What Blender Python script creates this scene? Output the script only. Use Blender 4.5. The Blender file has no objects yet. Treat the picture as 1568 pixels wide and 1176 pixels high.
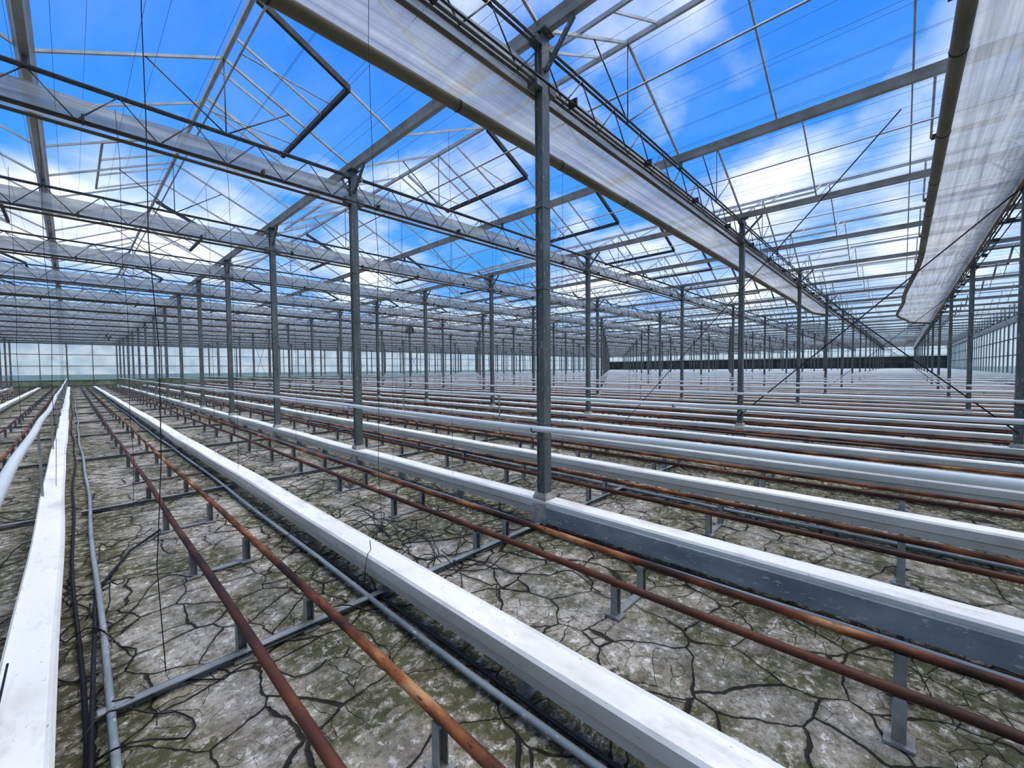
import bpy, math, random
from mathutils import Vector, Matrix
random.seed(7)
scene = bpy.context.scene
try:
    scene.view_settings.view_transform = 'Standard'
    scene.view_settings.look = 'Medium High Contrast'
except Exception as e: print('look',e)
try: scene.cycles.transparent_max_bounces = 32
except Exception: pass

# ------------------------------------------------------------------ grid
X0 = 3.33; Y0 = 2.65
GX = 7.0; GY = 4.0
HX = 3.5
ZG = 4.86          # roof gutter underside
ZR = 5.76          # ridge
XMIN = X0-2*GX; XMAX = X0+14*GX
YMIN = Y0-2*GY; YMAX = Y0+14*GY
ZTB = 4.36; ZTT = 4.76

# ------------------------------------------------------------------ mesh builder
class MB:
    def __init__(s): s.v=[]; s.f=[]; s.m=[]; s.sm=[]
    def quad(s,a,b,c,d,m=0,sm=False):
        i=len(s.v); s.v+= [tuple(a),tuple(b),tuple(c),tuple(d)]; s.f.append((i,i+1,i+2,i+3)); s.m.append(m); s.sm.append(sm)
    def box(s,c,d,m=0):
        x,y,z=c; a,b,e=d[0]/2,d[1]/2,d[2]/2; i=len(s.v)
        for dz in(-e,e):
            for p in((-a,-b),(a,-b),(a,b),(-a,b)): s.v.append((x+p[0],y+p[1],z+dz))
        for q in((3,2,1,0),(4,5,6,7),(0,1,5,4),(1,2,6,5),(2,3,7,6),(3,0,4,7)):
            s.f.append(tuple(i+k for k in q)); s.m.append(m); s.sm.append(False)
    def path(s,pts,r,n=8,m=0,w=None,cap=True,rot=0.0):
        pts=[Vector(p) for p in pts]; base=len(s.v); N=len(pts)
        for k,p in enumerate(pts):
            t=(pts[min(k+1,N-1)]-pts[max(k-1,0)])
            t=t.normalized() if t.length>1e-9 else Vector((0,1,0))
            up=Vector((0,0,1)) if abs(t.z)<0.97 else Vector((0,1,0))
            a=t.cross(up).normalized(); b=a.cross(t).normalized()
            if w:
                for sx,sy in((-1,-1),(1,-1),(1,1),(-1,1)): s.v.append(tuple(p+a*sx*w[0]/2+b*sy*w[1]/2))
            else:
                for j in range(n):
                    an=2*math.pi*j/n+rot; s.v.append(tuple(p+a*math.cos(an)*r+b*math.sin(an)*r))
        n=4 if w else n
        for k in range(N-1):
            for j in range(n):
                j2=(j+1)%n; b0=base+k*n
                s.f.append((b0+j,b0+j2,b0+n+j2,b0+n+j)); s.m.append(m); s.sm.append(w is None and n>4)
        if cap:
            s.f.append(tuple(base+j for j in reversed(range(n)))); s.m.append(m); s.sm.append(False)
            s.f.append(tuple(base+(N-1)*n+j for j in range(n))); s.m.append(m); s.sm.append(False)
    def beam(s,a,b,w,h,m=0): s.path([a,b],0,m=m,w=(w,h))
    def rod(s,a,b,r,n=6,m=0): s.path([a,b],r,n=n,m=m)
    def extrude(s,prof,ys,off,m=0,closed=True,mats=None):
        base=len(s.v); n=len(prof)
        for y in ys:
            dx,dz=off(y)
            for (x,z) in prof: s.v.append((x+dx,y,z+dz))
        for k in range(len(ys)-1):
            for j in range(n if closed else n-1):
                j2=(j+1)%n; b0=base+k*n
                s.f.append((b0+j,b0+n+j,b0+n+j2,b0+j2)); s.m.append(mats[j] if mats else m); s.sm.append(False)
        if closed:
            s.f.append(tuple(base+j for j in range(n))); s.m.append(m); s.sm.append(False)
            s.f.append(tuple(base+(len(ys)-1)*n+j for j in reversed(range(n)))); s.m.append(m); s.sm.append(False)
    def mesh(s,name,mats):
        me=bpy.data.meshes.new(name); me.from_pydata(s.v,[],s.f); 
        for m in mats: me.materials.append(m)
        me.polygons.foreach_set('material_index',s.m); me.polygons.foreach_set('use_smooth',s.sm)
        me.update(); return me
    def obj(s,name,mats,loc=(0,0,0)):
        return add(name,s.mesh(name,mats),loc)
def add(name,me,loc=(0,0,0)):
    o=bpy.data.objects.new(name,me); o.location=loc; scene.collection.objects.link(o); return o

# ------------------------------------------------------------------ materials
def newmat(name):
    m=bpy.data.materials.new(name); m.use_nodes=True; nt=m.node_tree; nt.nodes.clear()
    out=nt.nodes.new('ShaderNodeOutputMaterial'); return m,nt,out
def N(nt,t,**k):
    n=nt.nodes.new(t)
    for a,b in k.items(): setattr(n,a,b)
    return n
def ramp(nt,src,stops):
    r=N(nt,'ShaderNodeValToRGB'); e=r.color_ramp.elements
    while len(e)<len(stops): e.new(0.5)
    for el,(p,c) in zip(e,stops):
        el.position=p; el.color=(c,c,c,1) if isinstance(c,(int,float)) else (*c,1)
    nt.links.new(src,r.inputs[0]); return r.outputs[0]
def mix(nt,f,a,b):
    n=N(nt,'ShaderNodeMix',data_type='RGBA')
    for sock,v in((0,f),(6,a),(7,b)):
        if hasattr(v,'is_output'): nt.links.new(v,n.inputs[sock])
        else: n.inputs[sock].default_value = v if sock==0 else ((*v,1) if len(v)==3 else v)
    return n.outputs[2]
def math_(nt,op,a,b=None,c=None):
    n=N(nt,'ShaderNodeMath',operation=op)
    for i,v in enumerate((a,b,c)):
        if v is None: continue
        if hasattr(v,'is_output'): nt.links.new(v,n.inputs[i])
        else: n.inputs[i].default_value=v
    return n.outputs[0]
def coords(nt,scale=(1,1,1)):
    g=N(nt,'ShaderNodeNewGeometry'); mp=N(nt,'ShaderNodeMapping'); mp.inputs['Scale'].default_value=scale
    nt.links.new(g.outputs['Position'],mp.inputs['Vector']); return mp.outputs[0]
def noise(nt,vec,scale,detail=4,rough=.55):
    n=N(nt,'ShaderNodeTexNoise'); n.inputs['Scale'].default_value=scale; n.inputs['Detail'].default_value=detail; n.inputs['Roughness'].default_value=rough
    nt.links.new(vec,n.inputs['Vector']); return n.outputs[0]
def noisy(name,stops,scale=6,rough=.6,metal=0.0,vs=(1,1,1),bump=.0,detail=5,lo=.3,hi=.7,fine=None,stain=None):
    m,nt,out=newmat(name); v=coords(nt,vs); n=noise(nt,v,scale,detail)
    k=len(stops); col=ramp(nt,n,[(lo+(hi-lo)*i/(k-1),c) for i,c in enumerate(stops)])
    if stain:
        n3=noise(nt,v,stain[0],6,.7); f=ramp(nt,n3,[(stain[1],0.),(stain[1]+.12,stain[3])]); col=mix(nt,f,col,stain[2])
    if fine:
        n2=noise(nt,v,fine[0],3); f=ramp(nt,n2,[(fine[1],0.),(fine[1]+.05,1.)]); col=mix(nt,f,col,fine[2])
    b=N(nt,'ShaderNodeBsdfPrincipled'); nt.links.new(col,b.inputs['Base Color']); b.inputs['Roughness'].default_value=rough; b.inputs['Metallic'].default_value=metal
    if bump:
        bp=N(nt,'ShaderNodeBump'); bp.inputs['Strength'].default_value=bump; bp.inputs['Distance'].default_value=.01
        nt.links.new(n,bp.inputs['Height']); nt.links.new(bp.outputs[0],b.inputs['Normal'])
    nt.links.new(b.outputs[0],out.inputs[0]); return m
M_post=noisy('galvanised_column',[(.11,.125,.12),(.20,.215,.205)],9,.5,.3,vs=(1,1,.3),fine=(40,.62,(.36,.37,.36)))
M_steel=noisy('galvanised_steel',[(.24,.25,.235),(.42,.43,.41)],7,.45,.3,fine=(35,.66,(.5,.5,.48)))
M_dark=noisy('dark_steel',[(.03,.034,.032),(.075,.078,.074)],8,.55,.3)
M_truss=noisy('truss_steel',[(.075,.085,.085),(.16,.175,.17)],8,.5,.35)
M_alu=noisy('aluminium_bar',[(.32,.32,.31),(.52,.52,.50)],5,.45,.3)
M_rgut=noisy('aluminium_gutter',[(.26,.265,.25),(.43,.43,.41)],4,.5,.2)
M_conc=noisy('concrete_foot',[(.27,.25,.22),(.50,.48,.43)],14,.9,bump=.4)
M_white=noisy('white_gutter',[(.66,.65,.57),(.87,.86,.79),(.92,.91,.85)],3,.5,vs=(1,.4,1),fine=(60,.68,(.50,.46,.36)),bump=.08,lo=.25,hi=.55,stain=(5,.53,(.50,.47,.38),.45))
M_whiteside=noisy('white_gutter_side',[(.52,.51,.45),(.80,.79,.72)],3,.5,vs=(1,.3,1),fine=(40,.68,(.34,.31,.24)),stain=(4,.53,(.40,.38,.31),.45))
M_blue=noisy('painted_heating_pipe',[(.66,.72,.71),(.84,.87,.85)],3,.30,vs=(1,.4,1))
M_rust=noisy('rusty_rail',[(.035,.016,.010),(.13,.045,.02),(.30,.11,.035),(.50,.28,.13)],7,.7,vs=(1,.35,1),fine=(45,.62,(.045,.025,.02)),bump=.3,lo=.36,hi=.70)
M_rust2=noisy('rusty_rail_dark',[(.035,.014,.010),(.10,.036,.018),(.20,.07,.025)],6,.6,vs=(1,.35,1),bump=.3,lo=.35,hi=.75)
M_hose=noisy('black_hose',[(.010,.010,.010),(.026,.026,.026)],8,.5)
M_grey=noisy('grey_pvc_pipe',[(.17,.21,.23),(.36,.41,.42)],4,.45,vs=(1,.4,1),fine=(40,.62,(.5,.5,.46)))
M_tube=noisy('screen_tube',[(.12,.105,.065),(.22,.19,.13)],3,.5,vs=(.3,1,1))

def glassmat(name,lo,hi,tint,sc=(1,1,1)):
    m,nt,out=newmat(name); v=coords(nt,sc)
    n=noise(nt,v,.8,5); f=ramp(nt,n,[(.40,lo),(.72,hi)])
    t=N(nt,'ShaderNodeBsdfTransparent'); t.inputs[0].default_value=(.97,.99,1,1)
    tr=N(nt,'ShaderNodeBsdfTranslucent'); tr.inputs[0].default_value=(*tint,1)
    d=N(nt,'ShaderNodeBsdfDiffuse'); d.inputs[0].default_value=(*tint,1)
    a=N(nt,'ShaderNodeMixShader'); a.inputs[0].default_value=.25
    nt.links.new(tr.outputs[0],a.inputs[1]); nt.links.new(d.outputs[0],a.inputs[2])
    s=N(nt,'ShaderNodeMixShader'); nt.links.new(f,s.inputs[0]); nt.links.new(t.outputs[0],s.inputs[1]); nt.links.new(a.outputs[0],s.inputs[2])
    nt.links.new(s.outputs[0],out.inputs[0]); return m
M_glass=glassmat('roof_glass',.0,.10,(.9,.94,.97),(1,.4,1))
M_wallglass=glassmat('wall_glass',.45,.75,(.50,.66,.73))
def filmmat(name,alpha,col):
    m,nt,out=newmat(name); v=coords(nt,(.15,9,9)); n=noise(nt,v,2.2,4)
    v2=coords(nt,(6,1,1)); n2=noise(nt,v2,1.5,3)
    f=ramp(nt,n,[(.3,tuple(c*.6 for c in col)),(.6,col)]); c=mix(nt,ramp(nt,n2,[(.45,0.),(.75,.45)]),f,tuple(x*.6 for x in col))
    tr=N(nt,'ShaderNodeBsdfTranslucent'); d=N(nt,'ShaderNodeBsdfDiffuse')
    nt.links.new(c,tr.inputs[0]); nt.links.new(c,d.inputs[0])
    a=N(nt,'ShaderNodeMixShader'); a.inputs[0].default_value=.5
    nt.links.new(tr.outputs[0],a.inputs[1]); nt.links.new(d.outputs[0],a.inputs[2])
    t=N(nt,'ShaderNodeBsdfTransparent'); s=N(nt,'ShaderNodeMixShader'); s.inputs[0].default_value=alpha
    nt.links.new(t.outputs[0],s.inputs[1]); nt.links.new(a.outputs[0],s.inputs[2])
    nt.links.new(s.outputs[0],out.inputs[0]); return m
M_film=filmmat('screen_cloth',.84,(.70,.72,.71))
M_bundle=filmmat('folded_screen_cloth',.9,(.62,.65,.65))

def floormat():
    m,nt,out=newmat('cracked_ground'); L=nt.links
    v=coords(nt)
    nd=N(nt,'ShaderNodeTexNoise'); nd.inputs['Scale'].default_value=4.0; nd.inputs['Detail'].default_value=4; L.new(v,nd.inputs['Vector'])
    va=N(nt,'ShaderNodeVectorMath',operation='MULTIPLY_ADD'); L.new(nd.outputs[1],va.inputs[0]); va.inputs[1].default_value=(.15,.15,0); L.new(v,va.inputs[2])
    def vor(scale):
        n=N(nt,'ShaderNodeTexVoronoi',feature='DISTANCE_TO_EDGE'); n.inputs['Scale'].default_value=scale; L.new(va.outputs[0],n.inputs['Vector']); return n.outputs['Distance']
    wid=noise(nt,v,1.7,3)
    w1=math_(nt,'MAXIMUM',math_(nt,'MULTIPLY_ADD',wid,.050,-.009),.008)
    v1=vor(2.7)
    c1=math_(nt,'SUBTRACT',1.0,math_(nt,'MINIMUM',math_(nt,'DIVIDE',v1,w1),1.0))
    w2=math_(nt,'MAXIMUM',math_(nt,'MULTIPLY_ADD',noise(nt,v,1.1,2),.10,-.042),.0005)
    c2=math_(nt,'SUBTRACT',1.0,math_(nt,'MINIMUM',math_(nt,'DIVIDE',vor(6.5),w2),1.0))
    c1s=ramp(nt,c1,[(.0,0.),(.6,1.)]); c2s=ramp(nt,c2,[(.1,0.),(1.,.6)])
    crack=math_(nt,'MAXIMUM',c1s,c2s)
    big=noise(nt,v,.9,4); med=noise(nt,v,7,6,.65); fine=noise(nt,v,45,5,.7)
    base=ramp(nt,big,[(.3,(.31,.275,.215)),(.5,(.43,.395,.33)),(.7,(.51,.48,.42))])
    base=mix(nt,ramp(nt,med,[(.45,.0),(.62,.6)]),base,(.57,.54,.48))
    base=mix(nt,ramp(nt,med,[(.34,.75),(.47,.0)]),base,(.20,.175,.13))
    fl=noise(nt,v,17,6,.72)
    base=mix(nt,ramp(nt,fl,[(.55,0.),(.59,.85)]),base,(.78,.76,.70))
    base=mix(nt,ramp(nt,fl,[(.40,.7),(.46,0.)]),base,(.16,.14,.10))
    base=mix(nt,ramp(nt,fine,[(.37,.7),(.46,0.)]),base,(.14,.125,.10))
    base=mix(nt,ramp(nt,v1,[(.0,.5),(.09,0.)]),base,(.17,.15,.11))
    sx=N(nt,'ShaderNodeSeparateXYZ'); L.new(v,sx.inputs[0])
    pp=math_(nt,'PINGPONG',math_(nt,'ADD',sx.outputs[0],.17+1.75*20),.875)
    near=ramp(nt,pp,[(.08,.17),(.55,0.)])
    mn=math_(nt,'ADD',noise(nt,v,1.3,5,.6),near)
    mm=math_(nt,'MULTIPLY',ramp(nt,mn,[(.45,0.),(.57,1.)]),ramp(nt,noise(nt,v,14,6,.75),[(.43,0.),(.51,1.)]))
    base=mix(nt,math_(nt,'MULTIPLY',mm,.9),base,(.078,.080,.028))
    base=mix(nt,math_(nt,'MULTIPLY',crack,.92),base,(.018,.015,.011))
    b=N(nt,'ShaderNodeBsdfPrincipled'); L.new(base,b.inputs['Base Color']); b.inputs['Roughness'].default_value=.92
    h=math_(nt,'SUBTRACT',math_(nt,'MULTIPLY_ADD',fl,.6,math_(nt,'MULTIPLY',fine,.3)),math_(nt,'MULTIPLY',crack,1.2))
    bp=N(nt,'ShaderNodeBump'); bp.inputs['Strength'].default_value=1.0; bp.inputs['Distance'].default_value=.025
    L.new(h,bp.inputs['Height']); L.new(bp.outputs[0],b.inputs['Normal'])
    L.new(b.outputs[0],out.inputs[0]); return m
M_floor=floormat()
M_grass=noisy('outside_grass',[(.05,.08,.03),(.12,.16,.06)],.5,.9)
M_hedge=noisy('dark_lower_wall',[(.02,.03,.028),(.09,.11,.10)],.9,.7,vs=(1,1,.5))
M_moss=noisy('mossy_wall_base',[(.10,.12,.07),(.30,.34,.26)],1.2,.8)

# ------------------------------------------------------------------ ground
b=MB(); b.quad((XMIN,YMIN,0),(XMAX,YMIN,0),(XMAX,YMAX,0),(XMIN,YMAX,0)); b.obj('floor',[M_floor])
b=MB(); b.quad((-300,-300,-.05),(500,-300,-.05),(500,400,-.05),(-300,400,-.05)); b.obj('ground_outside',[M_grass])

# ------------------------------------------------------------------ columns
b=MB()
H=4.84
b.box((0,-.042,H/2+.15),(.11,.012,H-.3)); b.box((0,.042,H/2+.15),(.11,.012,H-.3))
b.box((.04,0,H/2+.15),(.012,.075,H-.3)); b.box((-.04,0,H/2+.15),(.012,.075,H-.3))
b.box((0,0,4.86),(.17,.20,.02),0)
b.box((0,0,4.56),(.13,.02,.5),0)
for z in(.45,.9,1.05,2.4,3.2): b.box((0,0,z),(.122,.105,.03),0)
for s in(-1,1):
    b.beam((0,s*.05,4.5),(0,s*.38,4.84),.035,.035,0)
    b.box((s*.10,0,4.36),(.10,.12,.10),0); b.box((s*.10,0,4.76),(.10,.10,.07),0)
i=len(b.v)
for (z,a) in((-.02,.105),(.30,.08),(.335,.068)):
    for p in((-a,-a),(a,-a),(a,a),(-a,a)): b.v.append((p[0],p[1],z))
for k in range(2):
    for j in range(4):
        b.f.append((i+4*k+j,i+4*k+(j+1)%4,i+4*k+4+(j+1)%4,i+4*k+4+j)); b.m.append(1); b.sm.append(False)
b.f.append((i+8,i+9,i+10,i+11)); b.m.append(1); b.sm.append(False)
me_col=b.mesh('steel_column',[M_post,M_conc])
xs_col=[X0+GX*k for k in range(-2,15)]; ys_row=[Y0+GY*k for k in range(-2,15)]
for x in xs_col:
    for y in ys_row: add('steel_column',me_col,(x,y,0))

# ------------------------------------------------------------------ trusses (along X)
s=(ZR-ZG-.08)/1.75; zg=ZG+.08
b=MB(); 
for z in(ZTB,ZTT):
    for dy in(-.026,.026): b.rod((XMIN,dy,z),(XMAX,dy,z),.016,6)
npan=int(round((XMAX-XMIN)/ (GX/10))); 
for k in range(npan):
    x=XMIN+k*GX/10; d=GX/10
    b.rod((x,0,ZTT),(x+d/2,0,ZTB),.008,5); b.rod((x+d/2,0,ZTB),(x+d,0,ZTT),.008,5)
b.rod((XMIN,-.12,ZTB-.04),(XMAX,-.12,ZTB-.04),.011,6,1)
for k in range(int((XMAX-XMIN)/1.75)):
    x=XMIN+k*1.75+.4
    b.box((x,-.09,ZTB-.01),(.025,.10,.08),1)
for k in range(int(round((XMAX-XMIN)/HX))):
    x=XMIN+k*HX
    if k%2==1: b.beam((x,0,ZTT),(x,0,ZG+.02),.04,.04,0)
    b.rod((x+1.75,0,ZTT),(x+.95,0,zg+.9*s),.010,5,0); b.rod((x+1.75,0,ZTT),(x+2.55,0,zg+.9*s),.010,5,0)
    b.rod((x+1.75,0,ZTT),(x+1.75,0,ZR-.03),.008,5,0)
me_truss=b.mesh('roof_truss',[M_truss,M_dark])
for y in ys_row: add('roof_truss',me_truss,(0,y,0))

# ------------------------------------------------------------------ folded screens along every truss
b=MB(); 
nx=220; rows=5
zs=[ZTB-.02,ZTB+.07,ZTB+.17,ZTB+.27,ZTB+.33]
grid=[]
for i in range(nx+1):
    x=XMIN+.06+(XMAX-XMIN-.12)*i/nx
    grid.append([(x,.07+.05*math.sin(i*1.9+j)*.4+.03*(j%2)+random.uniform(-.012,.012)+(.03*j),zs[j]+random.uniform(-.012,.012)) for j in range(rows)])
for i in range(nx):
    for j in range(rows-1): b.quad(grid[i][j],grid[i+1][j],grid[i+1][j+1],grid[i][j+1],0,True)
b.path([(XMIN+.06,.10,ZTB-.045),(XMAX-.06,.10,ZTB-.045)],.022,8,1)
me_b=b.mesh('folded_shade_screen',[M_bundle,M_tube])
for y in ys_row: add('folded_shade_screen',me_b,(0,y,0))

# ------------------------------------------------------------------ deployed screens with roller tube
def deployed(ytr,pts,zt=4.30):
    b=MB(); 
    def ytube(x):
        for k in range(len(pts)-1):
            if pts[k][0]<=x<=pts[k+1][0]:
                t=(x-pts[k][0])/(pts[k+1][0]-pts[k][0]); t=t*t*(3-2*t); return pts[k][1]*(1-t)+pts[k+1][1]*t
        return pts[-1][1]
    xa,xb=pts[0][0],pts[-1][0]; n=int((xb-xa)/.25); g=[]
    for i in range(n+1):
        x=xa+(xb-xa)*i/n; yt=ytube(x); row=[]
        for j in range(13):
            t=j/12; y=ytr+.05+(yt-ytr-.05)*t
            z=(ZTB+.12)*(1-t)+(zt+.06)*t-.05*math.sin(math.pi*t)+.012*math.sin(j*2.1+x*.2)+.01*math.sin(x*2.3+j*.4)
            row.append((x,y,z))
        g.append(row)
    for i in range(n):
        for j in range(12): b.quad(g[i][j],g[i+1][j],g[i+1][j+1],g[i][j+1],0,True)
    tp=[(xa+(xb-xa)*i/n,ytube(xa+(xb-xa)*i/n),zt) for i in range(n+1)]
    b.path(tp,.060,14,1)
    x=xa+.6
    while x<xb:
        b.path([(x,ytube(x),zt),(x+.02,ytube(x),zt)],.064,14,2); x+=1.75
    b.obj('roller_shade_screen',[M_film,M_tube,M_dark])
deployed(Y0,[(-10,3.37),(20,3.40),(26,3.45),(28.5,2.95)])
deployed(Y0-GY,[(-4,-.32),(14,-.27),(24,.05),(31,.30),(36,-.15),(39,-1.2)])

# ------------------------------------------------------------------ roof gutters / ridges / bars / glass
nroof=int(round((XMAX-XMIN)/HX)); YL=YMIN; YH=YMAX
b=MB(); yy=[YL,YH]
prof=[(-.035,ZG),(.035,ZG),(.05,ZG+.05),(.075,ZG+.10),(.062,ZG+.10),(.028,ZG+.02),(-.028,ZG+.02),(-.062,ZG+.10),(-.075,ZG+.10),(-.05,ZG+.05)]
b.extrude(prof,yy,lambda y:(0,0))
me=b.mesh('roof_gutter',[M_rgut])
for k in range(nroof+1): add('roof_gutter',me,(XMIN+k*HX,0,0))
b=MB()
nb=int(round((YH-YL)/(GY/3)))
b.box((1.75,(YL+YH)/2,ZR),(.04,YH-YL,.06))
for k in range(nb+1):
    y=YL+k*GY/3; w=.020 if k%3 else .030
    for sg in(0,1):
        xg=0.05 if sg==0 else HX-.05
        b.beam((xg,y,zg),(1.75,y,ZR-.01),w,.03)
me_bars=b.mesh('glazing_bars',[M_alu])
for k in range(nroof): add('roof_glazing_bars',me_bars,(XMIN+k*HX,0,0))
b=MB()
for k in range(nroof):
    x=XMIN+k*HX
    b.quad((x+.06,YL,zg+.03),(x+1.74,YL,ZR+.02),(x+1.74,YH,ZR+.02),(x+.06,YH,zg+.03))
    b.quad((x+1.76,YL,ZR+.02),(x+HX-.06,YL,zg+.03),(x+HX-.06,YH,zg+.03),(x+1.76,YH,ZR+.02))
b.obj('roof_glass',[M_glass])
b=MB()
def vent(sgn,ya,yb):
    L=1.06; big=sgn>0; fm=0 if big else 1
    def P(t,y): return (1.75+sgn*t, y, ZR+(-.02 if big else .03) - t*s)
    A,B_,C,D=P(.03,ya),P(L,ya),P(L,yb),P(.03,yb)
    fw,fh=(.05,.07) if big else (.03,.04)
    b.beam(A,B_,fw,fh,fm); b.beam(D,C,fw*.6,fh*.7,1); b.beam(B_,C,fw,fh,fm)
    for q in(ya+(yb-ya)/3,ya+2*(yb-ya)/3): b.beam(P(.03,q),P(L,q),.02,.03,1)
    if big:
        for q in(ya+.5,yb-.5): b.rod(P(L,q),(1.75-sgn*.15,q-.5,ZR-.72),.008,5,1)
yv=5.3-16
while yv<YH-3:
    if yv>YL: vent(1,yv,yv+2.45)
    yv+=8
yv=9.45-16
while yv<YH-3:
    if yv>YL: vent(-1,yv,yv+2.45)
    yv+=8
b.rod((1.60,YL,ZR-.72),(1.60,YH,ZR-.72),.012,6,1)
me_v=b.mesh('roof_vents',[M_dark,M_alu])
for k in range(nroof): add('roof_vent_row',me_v,(XMIN+k*HX,0,0))

# ------------------------------------------------------------------ screen wires
b=MB(); x=XMIN+.2
while x<60:
    for z,o in((ZTB+.04,0),(ZTT+.03,.22)):
        b.path([(x+o,YL+.1,z),(x+o,YH-.1,z)],.0016,3,0,cap=False)
    x+=.5
b.obj('screen_support_wires',[M_dark])

# ------------------------------------------------------------------ cross bracing cables
b=MB()
def cable(a,c,r=.012): b.rod(a,c,r,6)
for x in(X0+GX,X0+3*GX,X0+6*GX):
    cable((x-.07,Y0,4.4),(x-.07,Y0-GY,.5)); cable((x-.07,Y0-GY,4.4),(x-.07,Y0,.5))
    cable((x-.07,Y0+8*GY,4.4),(x-.07,Y0+9*GY,.35)); cable((x-.07,Y0+9*GY,4.4),(x-.07,Y0+8*GY,.35))
b.obj('brace_cables',[M_dark])
b=MB(); b.rod((9.75,5.35,.02),(6.2,.07,4.32),.007,6); b.obj('guy_wire',[M_dark])

# ------------------------------------------------------------------ growing rows
RP=1.75
ysn=[-5+.5*i for i in range(50)]+[20+2*i for i in range(1,19)]
def wob(seed,ax=.008,az=.005):
    r=random.Random(seed); a=[r.uniform(0,6) for _ in range(4)]
    return lambda y:(ax*math.sin(y*.55+a[0])+ax*.5*math.sin(y*1.7+a[1]), az*math.sin(y*.8+a[2])+az*.6*math.sin(y*2.1+a[3]))
def gutter_mesh(seed):
    b=MB(); w=wob(seed)
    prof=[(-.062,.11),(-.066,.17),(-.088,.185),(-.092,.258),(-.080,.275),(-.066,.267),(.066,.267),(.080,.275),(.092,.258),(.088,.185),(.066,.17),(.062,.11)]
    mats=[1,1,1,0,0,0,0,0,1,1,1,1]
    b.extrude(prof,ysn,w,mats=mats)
    y=-4.6+seed*.7
    while y<55:
        dx,dz=w(y); pj=[(x*1.015,(z-.2)*1.02+.2) for x,z in prof]
        b.extrude(pj,[y,y+.03],lambda q:(dx,dz),mats=mats); y+=4.9
    y=Y0-GY*2+GY/3
    while y<56:
        dx,dz=w(y)
        b.box((dx,y,.06),(.10,.03,.12),2); b.box((dx,y,.012),(.16,.07,.012),2); y+=GY/3
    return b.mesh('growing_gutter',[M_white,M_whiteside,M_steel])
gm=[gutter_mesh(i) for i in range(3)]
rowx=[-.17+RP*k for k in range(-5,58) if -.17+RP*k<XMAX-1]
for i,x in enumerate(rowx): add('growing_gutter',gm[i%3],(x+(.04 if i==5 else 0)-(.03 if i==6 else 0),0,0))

def track_mesh(seed):
    b=MB(); w1=wob(seed+10,.010,.004); w2=wob(seed+20,.010,.004)
    b.path([(-.18+w1(y)[0],y,.225+w1(y)[1]) for y in ysn],.0235,10,1)
    b.path([(.18+w2(y)[0],y,.225+w2(y)[1]) for y in ysn],.0235,10,0)
    y=Y0-GY*2+GY/3; k=0
    while y<56:
        for sx in(-.18,.18):
            b.box((sx-.022,y,.105),(.004,.045,.19),2); b.box((sx+.022,y,.105),(.004,.045,.19),2); b.box((sx,y+.022,.105),(.045,.004,.19),2)
            b.box((sx,y,.195),(.05,.04,.018),2); b.box((sx,y,.012),(.09,.10,.012),2)
        b.box((0,y,.014),(.44,.05,.012),2)
        k+=1
        if k%3==0:
            b.box((0,y,.03),(1.5,.006,.05),2); b.box((0,y-.025,.052),(1.5,.05,.006),2)
        y+=GY/3
    return b.mesh('pipe_rail_track',[M_rust,M_rust2,M_steel])
tm=[track_mesh(i) for i in range(3)]
for i,x in enumerate(rowx): add('pipe_rail_track',tm[i%3],(x-.75,0,0))

b=MB(); w=wob(50,.015,.004); b.path([(w(y)[0],y,.05+w(y)[1]) for y in ysn],.017,8); me_p=b.mesh('irrigation_pipe',[M_grey])
b=MB(); w=wob(51,.02,.004); b.path([(w(y)[0],y,.03+w(y)[1]) for y in ysn],.011,8); me_h=b.mesh('drip_supply_hose',[M_hose])
for i,x in enumerate(rowx):
    if x<-.5 or x>30: continue
    add('irrigation_pipe',me_p,(x-.17 if x>0 else x+.31,0,0))
    add('drip_supply_hose',me_h,(x-.125 if x>0 else x+.20,0,0))

# raised heating pipes
b=MB(); w=wob(60,.01,.006)
b.path([(w(y)[0],y,1.0+w(y)[1]) for y in ysn],.030,14,0)
for y in ys_row[1:-1]:
    b.path([(.0,y+.06,.955),(.10,y+.06,.955)],.006,6,1); b.path([(-.035,y+.06,1.0),(-.03,y+.06,.965),(0,y+.06,.955)],.006,6,1)
me_hp=b.mesh('heating_pipe',[M_blue,M_dark])
b2=MB(); b2.v=list(b.v); b2.f=list(b.f); b2.m=list(b.m); b2.sm=list(b.sm)
for y in ys_row[3:-1]:
    b2.beam((.02,y+.06,.0),(.01,y+.06,.965),.022,.022,2)
me_hp2=b2.mesh('heating_pipe_on_stands',[M_blue,M_dark,M_steel])
k=0; x=-3.77
while x<XMAX-2:
    add('heating_pipe',me_hp if k%2==0 else me_hp2,(x+(.05 if k==1 else 0),0,0)); x+=3.5; k+=1

b=MB()
def cbeam(ya,yb):
    b.box((-.115,(ya+yb)/2,.148),(.008,yb-ya,.15)); b.box((-.09,(ya+yb)/2,.222),(.05,yb-ya,.006)); b.box((-.09,(ya+yb)/2,.074),(.05,yb-ya,.006))
cbeam(-5.1,Y0-.11)
me=b.mesh('gutter_support_beam',[M_grey]); add('gutter_support_beam',me,(X0,0,0))

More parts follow.
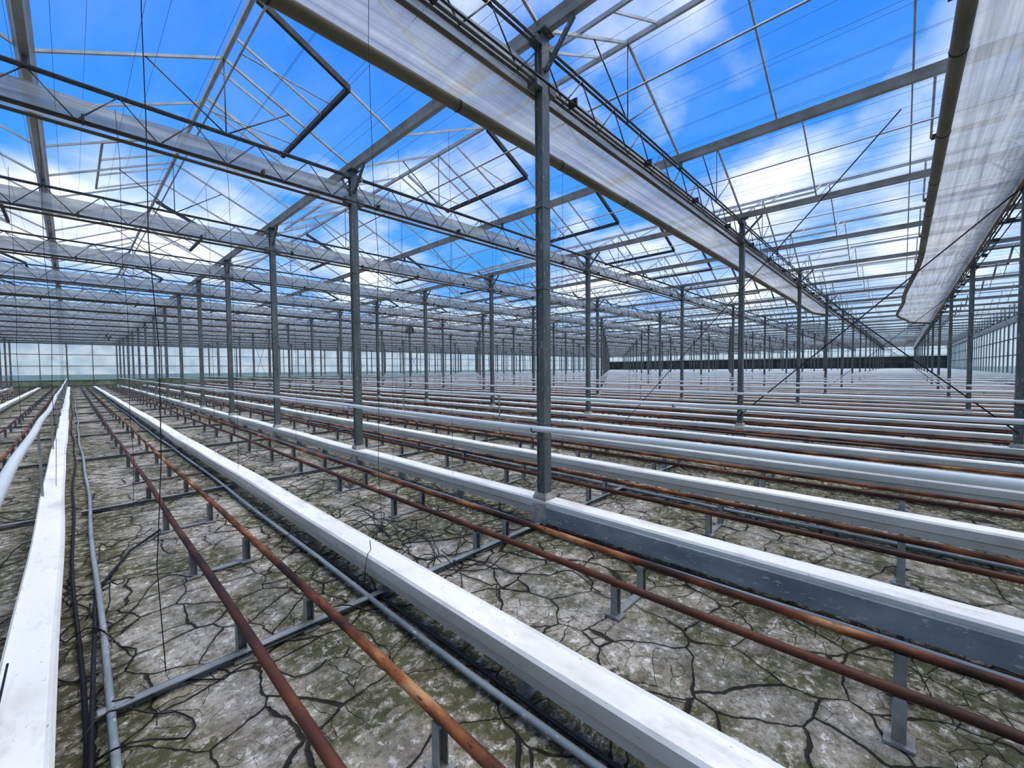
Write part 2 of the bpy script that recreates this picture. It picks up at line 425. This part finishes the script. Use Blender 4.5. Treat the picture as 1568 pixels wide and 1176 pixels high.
# ------------------------------------------------------------------ loose hoses and strings
b=MB(); R=random.Random(3)
def squig(x,y,n,step,r=.0045,zmax=.10,ang=None):
    a=R.uniform(0,6.28) if ang is None else ang; p=[]; da=R.uniform(-.5,.5)
    ph=R.uniform(0,6)
    for i in range(n):
        p.append((x,y,.012+max(0,zmax*math.sin(i*.55+ph))*.8)); a+=da+R.uniform(-.35,.35); da=da*.8+R.uniform(-.22,.22)
        x+=math.cos(a)*step; y+=math.sin(a)*step
    b.path(p,r,6)
for _ in range(20): squig(R.uniform(1.85,2.25),R.uniform(2.0,4.2),22,.06,r=.004)
for _ in range(12): squig(R.uniform(.0,.25),R.uniform(1.0,5),18,.06,zmax=.12,r=.004)
for _ in range(10): squig(R.uniform(3.5,4.0),R.uniform(1.5,6),22,.06)
for _ in range(18): squig(R.uniform(1.75,2.2),R.uniform(4.5,12),22,.07)
for _ in range(8): squig(R.uniform(-.9,-.4),R.uniform(2,7),22,.06)
b.path([(.02,1.2,.05),(.04,2.0,.03),(.08,3.0,.10),(.12,4.2,.02),(.35,4.9,.03),(.6,5.3,.04)],.010,8)
b.obj('loose_drip_hoses',[M_hose])
b=MB()
b.path([(-.30,1.05,.36),(-.22,1.15,.30),(-.14,1.16,.29),(-.13,1.24,.31),(-.08,1.22,.28),(-.03,1.35,.28)],.0035,6)
b.path([(-.17,2.2,.28),(-.19,2.5,.29),(-.18,2.8,.34)],.004,6)
b.path([(.08,1.3,.01),(.12,1.32,.18),(.18,1.42,.2),(.16,1.5,.05)],.0035,6)
b.path([(1.42,2.75,.02),(1.435,2.75,.20),(1.46,2.76,.285),(1.49,2.77,.30),(1.50,2.80,.36)],.003,6)
b.obj('wire_hooks',[M_hose])
b=MB()
S=[(.34,2.76,.03),(1.63,2.86,.28),(-.46,9.24,.3),(3.1,4.86,1.0),(4.9,5.0,.3),(.5,6.4,.05),(2.9,8.2,.3),(-.1,7.0,.3)]
for _ in range(80):
    S.append((-.17+RP*R.randint(0,16)+R.uniform(-.05,.05),R.uniform(3.5,28),.28))
for (x,y,zb) in S:
    r=random.Random(x+y); b.path([(x+r.uniform(-.02,.02),y+r.uniform(-.02,.02),zb+(4.5-zb)*i/8) for i in range(9)],.0022,4)
b.obj('crop_strings',[M_hose])

def fan(x,y,z):
    b=MB(); n=20; R0=.22
    for k in range(n):
        a0=2*math.pi*k/n; a1=2*math.pi*(k+1)/n
        b.quad((x+R0*math.cos(a0),y-.12,z+R0*math.sin(a0)),(x+R0*math.cos(a1),y-.12,z+R0*math.sin(a1)),(x+R0*math.cos(a1),y+.12,z+R0*math.sin(a1)),(x+R0*math.cos(a0),y+.12,z+R0*math.sin(a0)))
    b.rod((x,y-.10,z),(x,y+.12,z),.05,10)
    for k in range(4):
        a=k*math.pi/2+.4; c,s_=math.cos(a),math.sin(a)
        b.quad((x+.04*c-.03*s_,y-.03,z+.04*s_+.03*c),(x+.20*c-.06*s_,y-.04,z+.20*s_+.06*c),(x+.20*c+.06*s_,y+.04,z+.20*s_-.06*c),(x+.04*c+.03*s_,y+.03,z+.04*s_-.03*c))
    b.rod((x,y,z+.21),(x,y,ZTB+.3),.012,6)
    b.obj('circulation_fan',[M_post])
fan(14.6,22.4,4.0); fan(1.94,41.7,4.05)

# ------------------------------------------------------------------ walls
def wall(name,p0,p1,low,lowmat,glass,spacing=1.75):
    b=MB(); p0=Vector(p0); p1=Vector(p1); L=(p1-p0).length; d=(p1-p0)/L
    up=Vector((0,0,1)); H=ZR
    def q(a,c,z0,z1,m):
        b.quad(p0+d*a+up*z0,p0+d*c+up*z0,p0+d*c+up*z1,p0+d*a+up*z1,m)
    q(0,L,0,low,1); q(0,L,low,H,2)
    n=int(L/spacing)
    for k in range(n+1):
        a=p0+d*k*spacing; b.beam(a,a+up*H,.06 if k%2 else .1,.08,0)
    for z in(.3,low+.02,2.2,3.3,4.4,ZG): b.beam(p0+up*z,p1+up*z,.06,.06,0)
    return b.obj(name,[M_post,lowmat,glass])
wall('wall_north',(XMIN,YMAX,0),(XMAX,YMAX,0),.8,M_moss,M_wallglass)
wall('wall_south',(XMIN,YMIN,0),(XMAX,YMIN,0),.5,M_whiteside,M_wallglass)
wall('wall_east',(XMAX,YMIN,0),(XMAX,YMAX,0),3.1,M_hedge,M_wallglass)
wall('wall_west',(XMIN,YMIN,0),(XMIN,YMAX,0),.6,M_whiteside,M_wallglass)

# ------------------------------------------------------------------ world
w=bpy.data.worlds.new('World'); scene.world=w; w.use_nodes=True; nt=w.node_tree; nt.nodes.clear(); L=nt.links
out=N(nt,'ShaderNodeOutputWorld'); bg=N(nt,'ShaderNodeBackground'); tc=N(nt,'ShaderNodeTexCoord')
sp=N(nt,'ShaderNodeSeparateXYZ'); L.new(tc.outputs['Generated'],sp.inputs[0])
zz=math_(nt,'ADD',math_(nt,'MAXIMUM',sp.outputs[2],0.0),.30)
cx=math_(nt,'DIVIDE',sp.outputs[0],zz); cy=math_(nt,'DIVIDE',sp.outputs[1],zz)
cb=N(nt,'ShaderNodeCombineXYZ'); L.new(cx,cb.inputs[0]); L.new(cy,cb.inputs[1]); cb.inputs[2].default_value=9.3
n1=noise(nt,cb.outputs[0],2.1,7,.52)
# cloud banks and clear gaps: compass azimuth (deg, 0=+X, ccw) / elevation / radius / density
banks=[(22,42,15,.14),(17,25,9,.08),(104,40,13,.16),(62,49,14,.17),(49,24,7,.11),(33,16,7,.12),(5,15,8,.10),(88,15,6,.06),
       (80,26,12,-.13),(84,42,8,-.09),(58,31,8,-.12),(24,26,8,-.13),(12,30,7,-.10),(35,40,8,-.12),(97,26,8,-.11),(5,38,8,-.14),(70,34,8,-.10)]
acc=n1
for az,el,rad,amt in banks:
    a=math.radians(az); e=math.radians(el)
    dp=N(nt,'ShaderNodeVectorMath',operation='DOT_PRODUCT'); L.new(tc.outputs['Generated'],dp.inputs[0]); dp.inputs[1].default_value=(math.cos(e)*math.cos(a),math.cos(e)*math.sin(a),math.sin(e))
    mr=N(nt,'ShaderNodeMapRange'); mr.interpolation_type='SMOOTHSTEP'; L.new(dp.outputs['Value'],mr.inputs[0])
    mr.inputs[1].default_value=math.cos(math.radians(rad*1.5)); mr.inputs[2].default_value=1.0; mr.inputs[3].default_value=0; mr.inputs[4].default_value=amt
    acc=math_(nt,'ADD',acc,mr.outputs[0])
cl=ramp(nt,acc,[(.44,0.),(.53,.35),(.68,1.)])
shade=ramp(nt,noise(nt,cb.outputs[0],2.9,5),[(.35,(.56,.63,.71)),(.62,(1.12,1.10,1.06))])
blue=ramp(nt,sp.outputs[2],[(0.,(.42,.66,.95)),(.22,(.08,.34,.92)),(.8,(.03,.18,.68))])
sky=mix(nt,cl,blue,shade)
hz=ramp(nt,sp.outputs[2],[(.02,.9),(.15,0.)])
sky=mix(nt,hz,sky,(.72,.78,.82))
L.new(sky,bg.inputs[0]); bg.inputs[1].default_value=1.08; L.new(bg.outputs[0],out.inputs[0])
sl=bpy.data.lights.new('sun','SUN'); sl.energy=3.3; sl.angle=math.radians(60); sl.color=(1,.93,.82)
so=bpy.data.objects.new('sun',sl); scene.collection.objects.link(so)
so.rotation_euler=Vector((-.25,.3,-1)).to_track_quat('-Z','Y').to_euler(); so.location=(20,-20,60)

# ------------------------------------------------------------------ camera
cam=bpy.data.cameras.new('camera'); co=bpy.data.objects.new('camera',cam); scene.collection.objects.link(co)
cam.sensor_width=36; cam.lens=14.6; cam.clip_start=.05; cam.clip_end=1000
mt=Matrix.Rotation(math.radians(-46.7),4,'Z')@Matrix.Rotation(math.radians(90-2.15),4,'X')@Matrix.Rotation(math.radians(-.5),4,'Z')
mt.translation=Vector((.05,0,1.6)); co.matrix_world=mt
scene.camera=co
